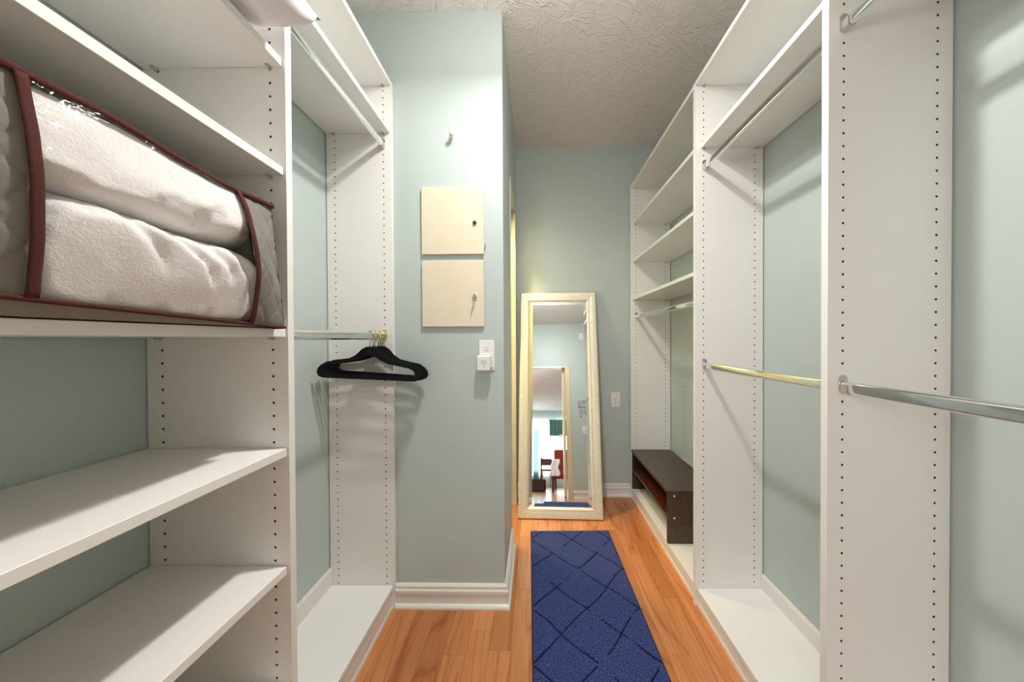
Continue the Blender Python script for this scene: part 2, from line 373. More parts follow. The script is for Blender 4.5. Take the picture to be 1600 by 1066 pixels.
def base(parent, xf, xb, y0, y1, zt, sgn):
    """low plinth: floor board, set-back kick, shoe moulding, rear skirting"""
    lo, hi = lambda a, b: (min(a, b), max(a, b)), None
    a, b = sorted((xf, xb)); obj('bottom_board', B(a, b, y0+.0008, y1-.0008, zt-.019, zt, bev=.001), 'laminate', parent)
    k0, k1 = sorted((xf+sgn*.012, xf+sgn*.028)); obj('toe_kick', B(k0, k1, y0, y1, 0, zt-.019), 'trim', parent)
    pr = [(xf+sgn*.012, 0), (xf+sgn*.001, 0), (xf+sgn*.001, .012), (xf+sgn*.005, .022), (xf+sgn*.005, zt-.036), (xf+sgn*.009, zt-.028), (xf+sgn*.012, zt-.026)]
    obj('shoe_moulding', prism(bmesh.new(), pr, 'y', y0, y1), 'trim', parent)
def skirt(parent, xb, sgn, y0, y1, z0, z1, th=.011):
    pr = [(xb, z0), (xb-sgn*th, z0), (xb-sgn*th, z1-.010), (xb-sgn*th*.45, z1), (xb, z1)]
    obj('rear_skirting', prism(bmesh.new(), pr, 'y', y0+.001, y1-.001), 'trim', parent)

XL1, XL2, XR = -.595, -.6448, .7365
YL0, YL1, YL2 = .03, .7779, 1.4738
ZT = 2.400
XWi, XRi = XW+.004, XRW-.005
# left shelving bay (deep, nearest)
u = empty('shelving_unit', (-.77, .41, 0), 'deep white shelving bay nearest on the left, bag and pillow on its shelves', 'shelving')
holed_panel('side_panel', u, XL1, XWi, YL1, 0, ZT, 1.7863, -1)
obj('side_panel', B(XWi, XL1, YL0-TH, YL0, 0, ZT, bev=.0008), 'laminate', u)
pins = (XL1-.037, XL1-.314)
for zb, xs in ((1.888, -.602), (1.6285, -.601), (1.2415, -.5997), (.9535, -.6), (.6665, -.6025), (.379, -.601)): shelf(u, XWi+.003, xs, YL0, YL1, zb, pins)
base(u, XL1-.008, XWi, YL0, YL1, .108, -1)
shelf(u, XWi+.003, -.597, YL0, YL1, ZT-TH, (), 'top_shelf')
# left hanging bay
u = empty('hanging_unit', (-.8, 1.14, 0), 'white closet bay on the left with two chrome rods and hangers', 'closet unit')
YA = YL1+TH
holed_panel('side_panel', u, XL2, XWi, YL2, 0, ZT, 2.0706, -1)
shelf(u, XWi+.001, -.645, YA, YL2, ZT-TH, (XL2-.037,), 'top_shelf'); shelf(u, XWi+.001, -.651, YA, YL2, 2.167, (XL2-.037, XL2-.263))
base(u, -.6528, XWi, YA, YL2, .108, -1); skirt(u, XW+.001, -1, YA, YL2, .108, .1885)
rod(u, -.682, YA, YL2, 2.120, 2.113); rod(u, -.682, YA, YL2, 1.2565, 1.249)
# right near bay
YR0, YR1, YR2, YR3 = .12, .833, 1.506, 2.5235
u = empty('hanging_unit', (.9, .48, 0), 'white closet bay nearest on the right, two chrome rods leaving the frame', 'closet unit')
holed_panel('side_panel', u, XR, XRi, YR1, 0, ZT, 1.9685, 1)
obj('side_panel', B(XR, XRi, YR0-TH, YR0, 0, ZT, bev=.0008), 'laminate', u)
shelf(u, .737, XRi-.001, YR0, YR1, ZT-TH, (), 'top_shelf'); shelf(u, .759, XRi-.001, YR0, YR1, 2.0977, (XR+.037, XR+.275))
base(u, .7425, XRi, YR0, YR1, .083, 1); skirt(u, XRW-.001, 1, YR0, YR1, .083, .155)
rod(u, XR+.038, YR0, YR1, 2.0165, 2.010); rod(u, XR+.038, YR0, YR1, 1.117, 1.1095)
# right middle bay
u = empty('hanging_unit', (.9, 1.18, 0), 'middle white closet bay on the right between two drilled uprights, two rods', 'closet unit')
YA = YR1+TH
holed_panel('side_panel', u, XR-.002, XRi, YR2, 0, ZT, 1.9056, 1)
shelf(u, .7345, XRi-.001, YA, YR2, ZT-TH, (XR+.037,), 'top_shelf'); shelf(u, .759, XRi-.001, YA, YR2, 2.0977, (XR+.037, XR+.275))
base(u, .7425, XRi, YA, YR2, .083, 1); skirt(u, XRW-.001, 1, YA, YR2, .083, .152)
rod(u, XR+.04, YA, YR2, 2.0225, 2.015); rod(u, XR+.04, YA, YR2, 1.1165, 1.109)
# right far bay
u = empty('shelving_unit', (.9, 2.02, 0), 'far white closet bay on the right with three shelves above one chrome rod', 'shelving')
YA = YR2+TH
holed_panel('side_panel', u, XR+.003, XRi, YR3, 0, ZT, 1.0764, 1)
shelf(u, .7375, XRi-.001, YA, YR3, ZT-TH, (XR+.04,), 'top_shelf')
for zb in (2.1085, 1.8185, 1.5292): shelf(u, .754, XRi-.001, YA, YR3, zb, (XR+.04, XR+.275))
base(u, .7425, XRi, YA, YR3, .083, 1); skirt(u, XRW-.001, 1, YA, YR3, .083, .150)
rod(u, XR+.043, YA, YR3, 1.411, 1.404)
# access hatch in the wall of the far bay
a = empty('access_panel', (XRW, 2.1, .4), 'flush painted wall hatch above the dark bench in far bay', 'wall panel')
obj('hatch_board', B(XRW-.005, XRW, 1.90, 2.29, .40, .925, bev=.0015), 'wall', a)
bm = bmesh.new(); box(bm, XRW-.007, XRW, 2.29, 2.302, .395, .94); box(bm, XRW-.007, XRW, 1.888, 1.90, .395, .94); box(bm, XRW-.007, XRW, 1.90, 2.29, .928, .94); box(bm, XRW-.016, XRW, 1.87, 2.30, .385, .396)
obj('hatch_edge', bm, 'wall', a)
bm = bmesh.new(); cyl(bm, (XRW-.005, 2.265, .90), .004, 'x', -.002, 8); obj('screw', bm, 'dark', a)

# ------------------------------------------------------------ shoe bench
b = empty('shoe_bench', (.89, 2.17, .083), 'low dark brown wooden bench standing in the far right bay', 'bench')
BX0, BX1, BY0, BY1 = .742, 1.030, 1.828, 2.515; Z0 = .0832
obj('top_board', B(BX0-.004, BX1, BY0, BY1, .362, .380, bev=.001), 'espresso', b)
e1 = obj('end_panel', B(BX0-.002, BX1, BY0, BY0+.018, Z0, .362, bev=.001), 'espresso', b)
obj('end_panel', B(BX0, BX1, BY1-.018, BY1, Z0, .362, bev=.001), 'espresso', b)
obj('lower_shelf', B(BX0+.004, BX1, BY0+.018, BY1-.018, .222, .236, bev=.001), 'redwood', b, label='reddish brown glossy lower shelf')
obj('back_board', B(BX1-.008, BX1, BY0+.018, BY1-.018, .236, .362), 'espresso', b)
for z in (.352, .228):
    bm = bmesh.new(); cyl(bm, (BX0+.033, BY0, z), .0058, 'y', -.0012, 12); obj('cam_cover', bm, 'plate', e1, label='white plastic cam cover')

# ------------------------------------------------------------ leaning mirror
TILT = math.radians(11.6); MYAW = math.atan2(2.2146-2.2338, .582)
MW, MH, FW, FT = .582, 1.622, .074, .024
m = empty('standing_mirror', (.17, 2.2295, .001), 'tall mirror in a pale champagne frame leaning on the end wall', 'mirror', rot=(-TILT, 0, MYAW))
# local frame: x across, z up the mirror, front face towards -y
prof = [(0, 0), (0, -.016), (.006, -.022), (.020, -.023), (.048, -.016), (.060, -.018), (.068, -.014), (FW, -.010), (FW, 0)]  # (inset from the outer edge, y)
def corner(side, d):
    x = MW/2-d; z0, z1 = d, MH-d
    return [(-x, z0), (x, z0), (x, z1), (-x, z1)][side]
for s in range(4):
    bm = bmesh.new(); A = []; C2 = []
    for d, y in prof:
        p, q = corner(s, d), corner((s+1) % 4, d)
        A.append(bm.verts.new((p[0], y, p[1]))); C2.append(bm.verts.new((q[0], y, q[1])))
    n = len(prof)
    for i in range(n): bm.faces.new((A[i], A[(i+1) % n], C2[(i+1) % n], C2[i]))
    bm.faces.new(A); bm.faces.new(C2[::-1]); obj('frame_rail', bm, 'frame', m, local=True, smooth='auto')
bm = bmesh.new(); gx, gz0, gz1 = MW/2-FW, FW, MH-FW; bv = .022
ins = [(-gx+bv, gz0+bv), (gx-bv, gz0+bv), (gx-bv, gz1-bv), (-gx+bv, gz1-bv)]; ots = [(-gx-.004, gz0-.004), (gx+.004, gz0-.004), (gx+.004, gz1+.004), (-gx-.004, gz1+.004)]
I = [bm.verts.new((x, -.0085, z)) for x, z in ins]; O = [bm.verts.new((x, -.0062, z)) for x, z in ots]; K = [bm.verts.new((x, -.003, z)) for x, z in ots]
bm.faces.new(I)
for i in range(4): j = (i+1) % 4; bm.faces.new((O[i], O[j], I[j], I[i])); bm.faces.new((K[i], K[j], O[j], O[i]))
bm.faces.new(K[::-1]); obj('mirror_glass', bm, 'mirror', m, local=True, label='bevelled mirror glass')
obj('backing_board', B(-gx-.03, gx+.03, -.002, .004, gz0-.03, gz1+.03), 'espresso', m, local=True)

# ------------------------------------------------------------ rug
RA = -math.atan2(.0175, .905)
r_ = empty('runner_rug', (-.0305, 2.0709, 0), 'navy blue runner rug with a carved diamond pattern on the floor', 'rug', rot=(0, 0, -RA))
RWD, RLN = .494, 1.52
def rugpt(uu, vv):
    x, v = .004+uu*(RWD-.008), .004+vv*(RLN-.008)
    a = x/.247; c = (v-.092+.03*0)/.2545
    wob = .022*math.sin(a*7+v*3)+.03*math.sin(v*26+x*9)
    best = 9
    for t in (a+c+wob, a-c+wob*.8):
        t2 = t-.0; dd = abs(t2-round(t2)); best = min(best, dd)
    g = math.exp(-(best/.028)**2)
    brk = .45+.55*max(0, min(1, .5+1.6*N((x*9, v*9, 3.1))))
    e = min(x, RWD-x, v, RLN-v); edge = min(1, e/.006)
    rugpt.line = best < .0165 and brk > .53
    return (x, -v, .0045+.0065*edge-.0052*g*brk+.0011*N((x*60, v*60, .3))+.0009*N((x*170, v*170, 1.7)))
bm = bmesh.new(); grid(bm, 250, 700, rugpt)
for f in bm.faces:
    c = f.calc_center_median(); rugpt((c.x-.004)/(RWD-.008), (-c.y-.004)/(RLN-.008)); f.material_index = 1 if rugpt.line else 0
obj('pile', bm, ['rug', 'rugline'], r_, local=True, smooth=True)
bm = bmesh.new()
tube(bm, [(.003, -.003, .005), (.003, -RLN+.003, .005)], 0, 8, (.0045, .005)); tube(bm, [(RWD-.003, -.003, .005), (RWD-.003, -RLN+.003, .005)], 0, 8, (.0045, .005))
tube(bm, [(0, -.003, .005), (RWD, -.003, .005)], 0, 8, (.0045, .005)); tube(bm, [(0, -RLN+.003, .005), (RWD, -RLN+.003, .005)], 0, 8, (.0045, .005))
obj('edge_binding', bm, 'rugedge', r_, local=True, smooth=True, label='dark stitched edge binding')

# ------------------------------------------------------------ hangers
HO = [(0, 0), (-14, 1), (-33, 12), (-57, 37), (-87, 54), (-137, 63), (-175, 69), (-199, 83), (-213, 99), (-217, 116), (-210, 131), (-190, 138)]
HI = [(0, 35), (-10, 37), (-25, 44), (-46, 56), (-80, 70), (-136, 79), (-168, 85), (-184, 93), (-192, 104), (-191, 112), (-185, 118), (-170, 121)]
def hanger(name, loc, label, tilt):
    h = empty(name, loc, label, 'hanger', 'black hangers on the lower left rod', rot=(0, tilt, 0))
    out = [(x, -z) for x, z in HO]+[(-x, -z) for x, z in HO[::-1]][:-1]
    inn = [(x, -z) for x, z in HI]+[(-x, -z) for x, z in HI[::-1]][:-1]
    # local origin = where the hook rests on the rod; body starts 62 mm lower
    bm = bmesh.new(); z0 = -.062; n = len(out); L = []
    for (ring, y) in ((out, -.0032), (out, .0032), (inn, .0032), (inn, -.0032)):
        L.append([bm.verts.new((x*.001, y, z0+z*.001)) for x, z in ring])
    for a in range(4):
        A, Bv = L[a], L[(a+1) % 4]
        for i in range(n): bm.faces.new((A[i], A[(i+1) % n], Bv[(i+1) % n], Bv[i]))
    bmesh.ops.recalc_face_normals(bm, faces=bm.faces)
    es = [e for e in bm.edges if abs(e.calc_face_angle(0)) > 1.0]; bmesh.ops.bevel(bm, geom=es, offset=.0016, segments=2, affect='EDGES')
    obj('frame', bm, 'velvet', h, local=True, smooth='auto')
    pts = [(0, 0, z0-.004), (0, 0, z0+.022)]
    for k in range(0, 15):
        a = math.radians(-60+k*17); pts.append((math.cos(a)*.0215*1.0, 0, -.017+math.sin(a)*.0195+.0))
    pts = [(0, 0, z0-.004), (0, 0, z0+.018), (.006, 0, z0+.026)] + [(math.cos(math.radians(a))*.0175, 0, -.0135+math.sin(math.radians(a))*.0165) for a in range(-48, 200, 16)]
    obj('hook', tube(bmesh.new(), pts, .0023, 8), 'brass', h, local=True, smooth=True, label='pale gold metal hook')
    return h
def copy_tree(o, parent=None):
    c = o.copy(); COL.objects.link(c)
    if parent: c.parent = parent
    for ch in list(o.children): copy_tree(ch, c)
    return c
TL = math.radians(3.6); hz = 1.2665
ords = ['nearest', 'second', 'third', 'fourth', 'fifth', 'farthest']
h0 = None
for i, y in enumerate((1.352, 1.374, 1.396, 1.418, 1.441, 1.461)):
    lab = ['black velvet hanger with gold hook at the front of the bunch', 'black velvet hanger directly behind the front one of the bunch', 'third black velvet hanger counted from the front of the bunch',
           'fourth black velvet hanger counted from the front of the bunch', 'black velvet hanger second from the drilled side panel', 'black velvet hanger at the back, closest to the drilled side panel'][i]
    if h0 is None: h = h0 = hanger('clothes_hanger', (-.684, y, hz), lab, TL)
    else: h = copy_tree(h0); h['label'] = lab
    h.location = (-.684+random.uniform(-.003, .003), y, hz); h.rotation_euler = (0, TL+math.radians(random.uniform(-.8, .8)), math.radians(random.uniform(-1.2, 1.2)))

# ------------------------------------------------------------ storage bag with bedding
bag = empty('storage_bag', (-.74, .5, 1.2605), 'clear front zip bag in taupe quilted cloth with brown binding, on third shelf', 'storage bag')
BYL, BYR = .285, .705
def bz0(y): return 1.283+(1.2625-1.283)*max(0, min(1, (y-.33)/.4))
def bz1(y): return 1.535-.012*(y-.3)/.4 + .004*math.sin(y*19)
def byr(v): return .738-.030*min(1, v*1.6)+.012*max(0, v-.8)*0
def bfront(s, v):
    """front face: s across (0 near end .. 1 far end), v up"""
    y = BYL+(byr(v)-BYL)*s; z = bz0(y)+(bz1(y)-bz0(y))*v
    bul = math.sin(math.pi*min(1, max(0, v)))**.8*(.014+.030*s)*math.sin(math.pi*min(1, max(0, .06+.9*s)))**.5
    if s > .9: bul *= 1-(s-.9)*4.5
    x = -.575+bul+.004*N((y*18, z*18, 1), 1, 4)
    return Vector((x, y, z))
def quilt(p):
    a = (p.y+p.z*.8)/.055; c = (p.y-p.z*.8)/.055; d = min(abs(a-round(a)), abs(c-round(c)))
    return .0024*min(1, d/.11)**.6
S1, S2 = .168, .80
for (sa, sb) in ((0, S1), (S2, 1)):
    bm = bmesh.new(); grid(bm, 26, 60, lambda i, j: bfront(sa+(sb-sa)*i, j)+Vector((quilt(bfront(sa+(sb-sa)*i, j))-.003, 0, 0)))
    obj('quilted_panel', bm, 'bagcloth', bag, smooth=True)
# sides, back, top, bottom
bm = bmesh.new()
def hull(i, j):   # around: top front -> top back -> bottom back -> bottom front
    y = BYL+(byr(.5)-BYL)*i
    per = [(-.575, bz1(y)), (-.72, bz1(y)+.010), (-.90, bz1(y)-.02), (-.915, 1.40), (-.90, 1.2645), (-.62, 1.2615), (-.590, 1.263), (-.575, bz0(y))]
    t = j*(len(per)-1); k = min(int(t), len(per)-2); f = t-k
    x = per[k][0]*(1-f)+per[k+1][0]*f; z = per[k][1]*(1-f)+per[k+1][1]*f
    yy = BYL+(byr(max(0, min(1, (z-1.262)/.27)))-BYL)*i
    return Vector((x, yy, z))
grid(bm, 16, 28, hull)
for i, s in ((0, -1), (1, 1)):
    def side(a, c, i=i, s=s):
        f = bfront(float(i), c); z = f.z if c > 0 else f.z
        return Vector((f.x+(-.905-f.x)*a, f.y+s*.006*math.sin(math.pi*a)*math.sin(math.pi*c), z+(1.2635-z)*a*(1-c)*.9))
    grid(bm, 12, 16, side)
obj('bag_body', bm, 'bagcloth', bag, smooth=True)
bm = bmesh.new(); grid(bm, 50, 44, lambda i, j: bfront(S1+(S2-S1)*i, j)+Vector((.003+.0025*N((i*6, j*5, 2.2)), 0, 0)))
obj('clear_window', bm, 'vinyl', bag, smooth=True, label='clear glossy vinyl window')
def along(s0, v0, s1, v1, n=26, wig=0): return [bfront(s0+(s1-s0)*k/n, v0+(v1-v0)*k/n)+Vector((.0035, wig*math.sin(k*1.1), 0)) for k in range(n+1)]
obj('top_binding', tube(bmesh.new(), along(0, 1, 1, 1), 0, 8, (.003, .0052)), 'binding', bag, smooth=True)
obj('bottom_binding', tube(bmesh.new(), along(0, 0, 1, 0), 0, 8, (.003, .0034)), 'binding', bag, smooth=True)
for s, wd in ((S1, .0052), (S2, .0048)):
    bm = bmesh.new(); pts = along(s, 0.0, s, 1, 30)
    grid(bm, 30, 3, lambda i, j: pts[round(i*30)]+Vector((.0025, (j-.5)*2*wd, 0)))
    o = obj('strap_binding', bm, 'binding', bag, smooth=True); sm = o.modifiers.new('thick', 'SOLIDIFY'); sm.thickness = .002
pts = [bfront(1, 1)+Vector((.002, 0, 0)), bfront(1, 1)+Vector((-.03, .006, -.004)), Vector((-.75, .715, 1.522)), Vector((-.9, .71, 1.50))]
obj('corner_binding', tube(bmesh.new(), pts, .0035, 8), 'binding', bag, smooth=True)
obj('bottom_corner_binding', tube(bmesh.new(), [bfront(1, 0), bfront(1, 0)+Vector((-.05, .003, -.001)), Vector((-.9, .735, 1.2655))], .0032, 8), 'binding', bag, smooth=True)
hp = [Vector((-.577, .438, 1.532)), Vector((-.582, .443, 1.539)), Vector((-.584, .460, 1.541)), Vector((-.582, .476, 1.538)), Vector((-.577, .482, 1.530))]
obj('handle', tube(bmesh.new(), hp, 0, 8, (.005, .0018)), 'binding', bag, smooth=True)
def fluffy(name, label, y0, y1, x0, x1, z0, z1, seed, slope, creases):
    bm = bmesh.new(); n, K = 84, 84; rings = []
    for i in range(n+1):
        t = i/n; y = y0+(y1-y0)*t; cap = max(.02, (1-abs(2*t-1)**6))**.45; ring = []
        for k in range(K):
            a = 2*math.pi*k/K; ca, sa = math.cos(a), math.sin(a); e = .42
            hx, hz2 = (x1-x0)/2*cap, (z1-z0)/2*(.6+.4*cap)
            x = (x0+x1)/2+hx*math.copysign(abs(ca)**e, ca); z = (z0+z1)/2+hz2*math.copysign(abs(sa)**.75, sa)+slope*(t-.5)*(1 if sa > -.3 else .3)
            p = Vector((x, y, z)); d = .010*N(p, 14, seed)+.006*N(p, 33, seed+2)+.0015*N(p, 120, seed)
            v = (z-z0)/(z1-z0); cr = 0
            for (ta, va, tb, vb, bend, wd, dp) in creases:      # curved folds in the cloth
                f = (v-va)/(vb-va) if vb != va else 0
                if -.15 < f < 1.15:
                    tc = ta+(tb-ta)*f+bend*math.sin(math.pi*f); u = (t-tc)/wd
                    cr += dp*math.exp(-u*u)*max(0, min(1, (f+.15)*5, (1.15-f)*5)) - .5*dp*math.exp(-((u-1.8)/1.3)**2)
            p += Vector((max(0, ca), 0, 0))*(d-cr)+Vector((0, 0, sa*.3))*d
            lim = bfront(min(.98, max(.02, (y-BYL)/(.72-BYL))), min(1, max(0, (p.z-bz0(y))/(bz1(y)-bz0(y))))).x-.004
            p.x = min(p.x, lim); p.z = min(max(p.z, 1.2665), bz1(y)-.004); ring.append(bm.verts.new(p))
        rings.append(ring)
    for A, Bv in zip(rings, rings[1:]):
        for k in range(K): bm.faces.new((A[k], A[(k+1) % K], Bv[(k+1) % K], Bv[k]))
    bm.faces.new(rings[0][::-1]); bm.faces.new(rings[-1])
    o = obj(name, bm, 'fleece', smooth=True); return tag(o, label, 'blanket')
fluffy('fleece_blanket', 'white fleece blanket folded at the bottom inside the clear bag', .335, .712, -.88, -.548, 1.266, 1.418, 3, -.022,
       [(.30, .95, .42, .02, .06, .035, .013), (.46, .92, .52, .05, .10, .03, .012), (.62, .85, .60, .1, .07, .028, .010), (.74, .8, .82, .05, .02, .03, .010), (.12, .6, .25, .05, .05, .05, .009)])
fluffy('fleece_blanket', 'white fleece blanket folded on top of the other inside the bag', .300, .694, -.88, -.552, 1.410, 1.548, 8, .002,
       [(.35, .9, .2, .1, .05, .05, .008), (.7, .9, .62, .1, .05, .04, .009), (.85, .7, .9, .1, .02, .03, .008)])

# ------------------------------------------------------------ pillow on the high shelf
bm = bmesh.new(); cx, cy, cz, hx, hy = -.716, .528, 1.982, .219, .236
def pil(sg):
    def f(i, j):
        a, c = 2*i-1, 2*j-1
        px = a*(1-.09*(1-abs(c)**2.2)*abs(a)**3); pc = c*(1-.09*(1-abs(a)**2.2)*abs(c)**3)
        q = 2.6 if sg > 0 else 7
        t = max(0, (1-abs(a)**q))**.55*max(0, (1-abs(c)**q))**.55
        x, y = cx+px*hx, cy+pc*hy; z = cz+sg*t*(.100 if sg > 0 else .068)
        if t > .02: z += .010*N((x*9, y*9, sg), 1, 2)*min(1, t*2)+.006*N((x*22, y*16, sg), 1, 5)*min(1, t*3)
        if sg < 0: z += .012*abs(N((x*26, y*8, 4), 1, 1))*t
        return Vector((x, y, max(z, 1.9085+max(0, x+.585)*.12)))
    return f
grid(bm, 44, 44, pil(1)); grid(bm, 44, 44, pil(-1)); bmesh.ops.remove_doubles(bm, verts=bm.verts, dist=1e-5)
tag(obj('pillow', bm, 'pillow', smooth=True), 'white pillow on the high shelf, its corner hanging over the edge', 'pillow')

# ------------------------------------------------------------ things on the facing wall
def plate_box(x0, x1, z0, z1, y, t=.006): return B(x0, x1, y-t, y, z0, z1, bev=.002)
for (x0, x1, z0, z1, lab, kind) in ((-.5138, -.2290, 1.621, 1.9264, 'cream metal wall cabinet door with round dark lock, upper of two', 'lock'), (-.5132, -.2305, 1.2914, 1.5912, 'cream metal wall cabinet door with a key in its lock, lower of two', 'key')):
    p = empty('wall_cabinet', ((x0+x1)/2, YF, z0), lab, 'wall cabinet')
    obj('cabinet_box', B(x0+.012, x1-.012, YF-.004, YF, z0+.012, z1-.012), 'cream', p)
    obj('door', B(x0, x1, YF-.013, YF-.004, z0, z1, bev=.0015), 'cream', p)
    bm = bmesh.new()
    if kind == 'lock':
        cyl(bm, (-.2706, YF-.013, 1.7616), .0085, 'y', -.006, 16); obj('lock_hole', bm, 'dark', p)
        bm = bmesh.new(); box(bm, x1-.002, x1+.006, YF-.010, YF-.003, 1.650, 1.668, .001); obj('latch', bm, 'nickel', p)
    else:
        cyl(bm, (-.271, YF-.013, 1.434), .011, 'y', -.008, 16); lk = obj('lock_barrel', bm, 'nickel', p)
        bm = bmesh.new(); box(bm, -.2722, -.2698, YF-.036, YF-.020, 1.430, 1.438); cyl(bm, (-.2722, YF-.043, 1.428), .012, 'x', .0024, 14); obj('key', bm, 'nickel', lk)
        bm = bmesh.new(); box(bm, -.274, -.271, YF-.024, YF-.020, 1.385, 1.424, .0008); cyl(bm, (-.275, YF-.022, 1.408), .009, 'x', .002, 12); obj('spare_key', bm, 'nickel', lk)
hk = empty('wall_hook', (-.370, YF, 2.13), 'white oval adhesive hook high on the facing wall', 'hook')
bm = bmesh.new(); prism(bm, oval(-.370, 2.188, .030, .088, 20), 'y', YF-.005, YF); bmesh.ops.bevel(bm, geom=[e for e in bm.edges], offset=.0015, segments=1, affect='EDGES'); obj('back_plate', bm, 'plate', hk, smooth='auto')
obj('hook_arm', tube(bmesh.new(), [(-.370, YF-.004, 2.188), (-.370, YF-.012, 2.168), (-.370, YF-.022, 2.150), (-.370, YF-.034, 2.150), (-.370, YF-.038, 2.165)], .0065, 8, (.009, .005)), 'plate', hk, smooth=True)
obj('adhesive_tab', B(-.377, -.361, YF-.0015, YF, 2.128, 2.146), 'plate', hk)
# outlet
X0, X1, Zo0, Zo1 = -.2561, -.1847, 1.092, 1.2284
op = empty('wall_outlet', ((X0+X1)/2, YF, Zo0), 'white duplex wall outlet plate near the wall corner', 'outlet')
obj('cover_plate', plate_box(X0, X1, Zo0, Zo1, YF), 'plate', op)
def receptacle(cz):
    bm = prism(bmesh.new(), [(-.2204+.0175*math.cos(a), cz+.0145*math.sin(a)) for a in [i*math.pi/10 for i in range(20)]], 'y', YF-.0085, YF-.005); r = obj('receptacle', bm, 'plate', op)
    bm = bmesh.new(); box(bm, -.2278, -.2258, YF-.0092, YF-.008, cz-.001, cz+.0085); box(bm, -.2152, -.2132, YF-.0092, YF-.008, cz+.0005, cz+.0085); cyl(bm, (-.2205, YF-.008, cz-.0075), .0028, 'y', -.0012, 10); obj('slot', bm, 'dark', r)
receptacle(1.190); receptacle(1.130)
ad = empty('plug_adapter', (-.229, YF, 1.092), 'small white plug-in adapter in the lower socket of the outlet', 'adapter')
obj('housing', B(-.2600, -.1985, YF-.046, YF-.0088, 1.092, 1.1600, bev=.004), 'plate', ad)
bm = bmesh.new(); random.seed(5)
for (zx, w0) in ((1.137, .020), (1.131, .024), (1.125, .022), (1.118, .007), (1.112, .007)):
    x = -.229-w0/2
    while x < -.229+w0/2: 
        q = random.uniform(.0018, .004); box(bm, x, x+q, YF-.0464, YF-.046, zx-.0012, zx+.0012); x += q+random.uniform(.001, .0025)
o = obj('printed_marks', bm, plain('grey_ink', lin(120, 120, 125), .6), ad); o['kind'] = 'stuff'
obj('side_button', B(-.1985, -.1955, YF-.034, YF-.022, 1.099, 1.107), 'dark', ad)
# switch on the end wall
def switch(name, label, cx, cz, y, s):
    t = empty(name, (cx, y, cz-.058), label, 'light switch')
    a0, a1 = sorted((y, y-s*.006)); obj('cover_plate', B(cx-.0345, cx+.0345, a0, a1, cz-.058, cz+.058, bev=.002), 'plate', t)
    a0, a1 = sorted((y-s*.006, y-s*.0072)); obj('toggle_slot', B(cx-.006, cx+.006, a0, a1, cz-.013, cz+.013), 'nickel', t)
    bm = bmesh.new(); prism(bm, [(y-s*.006, cz-.006), (y-s*.019, cz-.016), (y-s*.021, cz-.008), (y-s*.006, cz+.007)], 'x', cx-.004, cx+.004); obj('toggle', bm, 'plate', t)
    for dz in (-.030, .030):
        bm = bmesh.new(); cyl(bm, (cx, y-s*.006, cz+dz), .0028, 'y', -s*.0008, 8); obj('screw', bm, 'nickel', t)
switch('light_switch', 'white toggle light switch on the end wall right of mirror', .629, .756, YB, 1)
switch('wall_plate', 'small white wall plate high up near the ceiling, seen in mirror', .59, 2.49, YD, -1)
switch('light_switch', 'white toggle light switch under the wall decal, seen in mirror', .575, .945, YD, -1)
# ceiling fixture above the camera
cl = empty('ceiling_light', (0, .92, 2.60), 'round ceiling light overhead, just above the picture', 'ceiling light')
bm = bmesh.new(); cyl(bm, (0, .92, ZC), .075, 'z', -.025, 28, .07); cyl(bm, (0, .92, ZC-.025), .02, 'z', -.035, 16); obj('canopy', bm, 'nickel', cl, smooth='auto')

# ------------------------------------------------------------ behind the camera: door, decal, the next room
bm = bmesh.new(); box(bm, DX1-.002, DX1+.055, YD, YD+.014, 0, DZ+.0, .003); struct('trim_4', bm, 'jamb')
bm = bmesh.new(); box(bm, DX1-.018, DX1, YD-.11, YD+.004, 0, DZ, .001); struct('trim_5', bm, 'jamb')
bm = bmesh.new(); box(bm, DX0, DX1+.0, YD-.11, YD+.006, DZ-.018, DZ, .001); struct('trim_6', bm, 'nickel')
bm = bmesh.new(); box(bm, DX0-.055, DX0+.002, YD, YD+.014, 0, DZ); box(bm, DX0, DX0+.018, YD-.11, YD+.004, 0, DZ); struct('trim_7', bm, 'jamb')
d = struct('door_1', B(DX1-.062, DX1-.027, YD-.11-.74, YD-.105, .012, DZ-.024, bev=.002), 'jamb', label=None)
for z in (.3, 1.0, 1.75):
    bm = bmesh.new(); cyl(bm, (DX1-.025, YD-.108, z), .006, 'z', .09, 10); obj('hinge', bm, 'nickel', d)
bm = bmesh.new(); cyl(bm, (DX1-.062, YD-.78, .95), .012, 'x', -.03, 12); cyl(bm, (DX1-.092, YD-.78, .95), .026, 'x', -.03, 16, .02); obj('door_knob', bm, 'brass', d)
random.seed(11); bm = bmesh.new()
for row, (zz, xa, xb) in enumerate([(1.385, .485, .69), (1.352, .49, .69), (1.318, .48, .69), (1.284, .492, .68), (1.252, .50, .68), (1.222, .505, .67), (1.194, .51, .66), (1.168, .515, .64), (1.140, .52, .58)]):
    x = xa
    while x < xb:
        q = random.uniform(.006, .018); hh = random.uniform(.005, .011)
        if random.random() < .8:
            p = [(x+q*t/5, zz+hh*math.sin(t*2.3+row)) for t in range(6)]
            tube(bm, [(a, YD+.0012, c) for a, c in p], 0, 5, (.0010, .0026))
        x += q+random.choice((.003, .004, .010))
wd = obj('lettering_strokes', bm, 'dark'); wd.name = 'wall_decal'; wd['kind'] = 'stuff'; tag(wd, 'black handwriting style wall decal beside the doorway, seen in mirror', 'wall decal')
RY = -6.55; RH = 2.42
struct('wall_room_left', B(-2.7, -2.6, RY, YD-.11, 0, RH), 'wall'); struct('wall_room_right', B(2.2, 2.3, RY, YD-.11, 0, RH), 'wall')
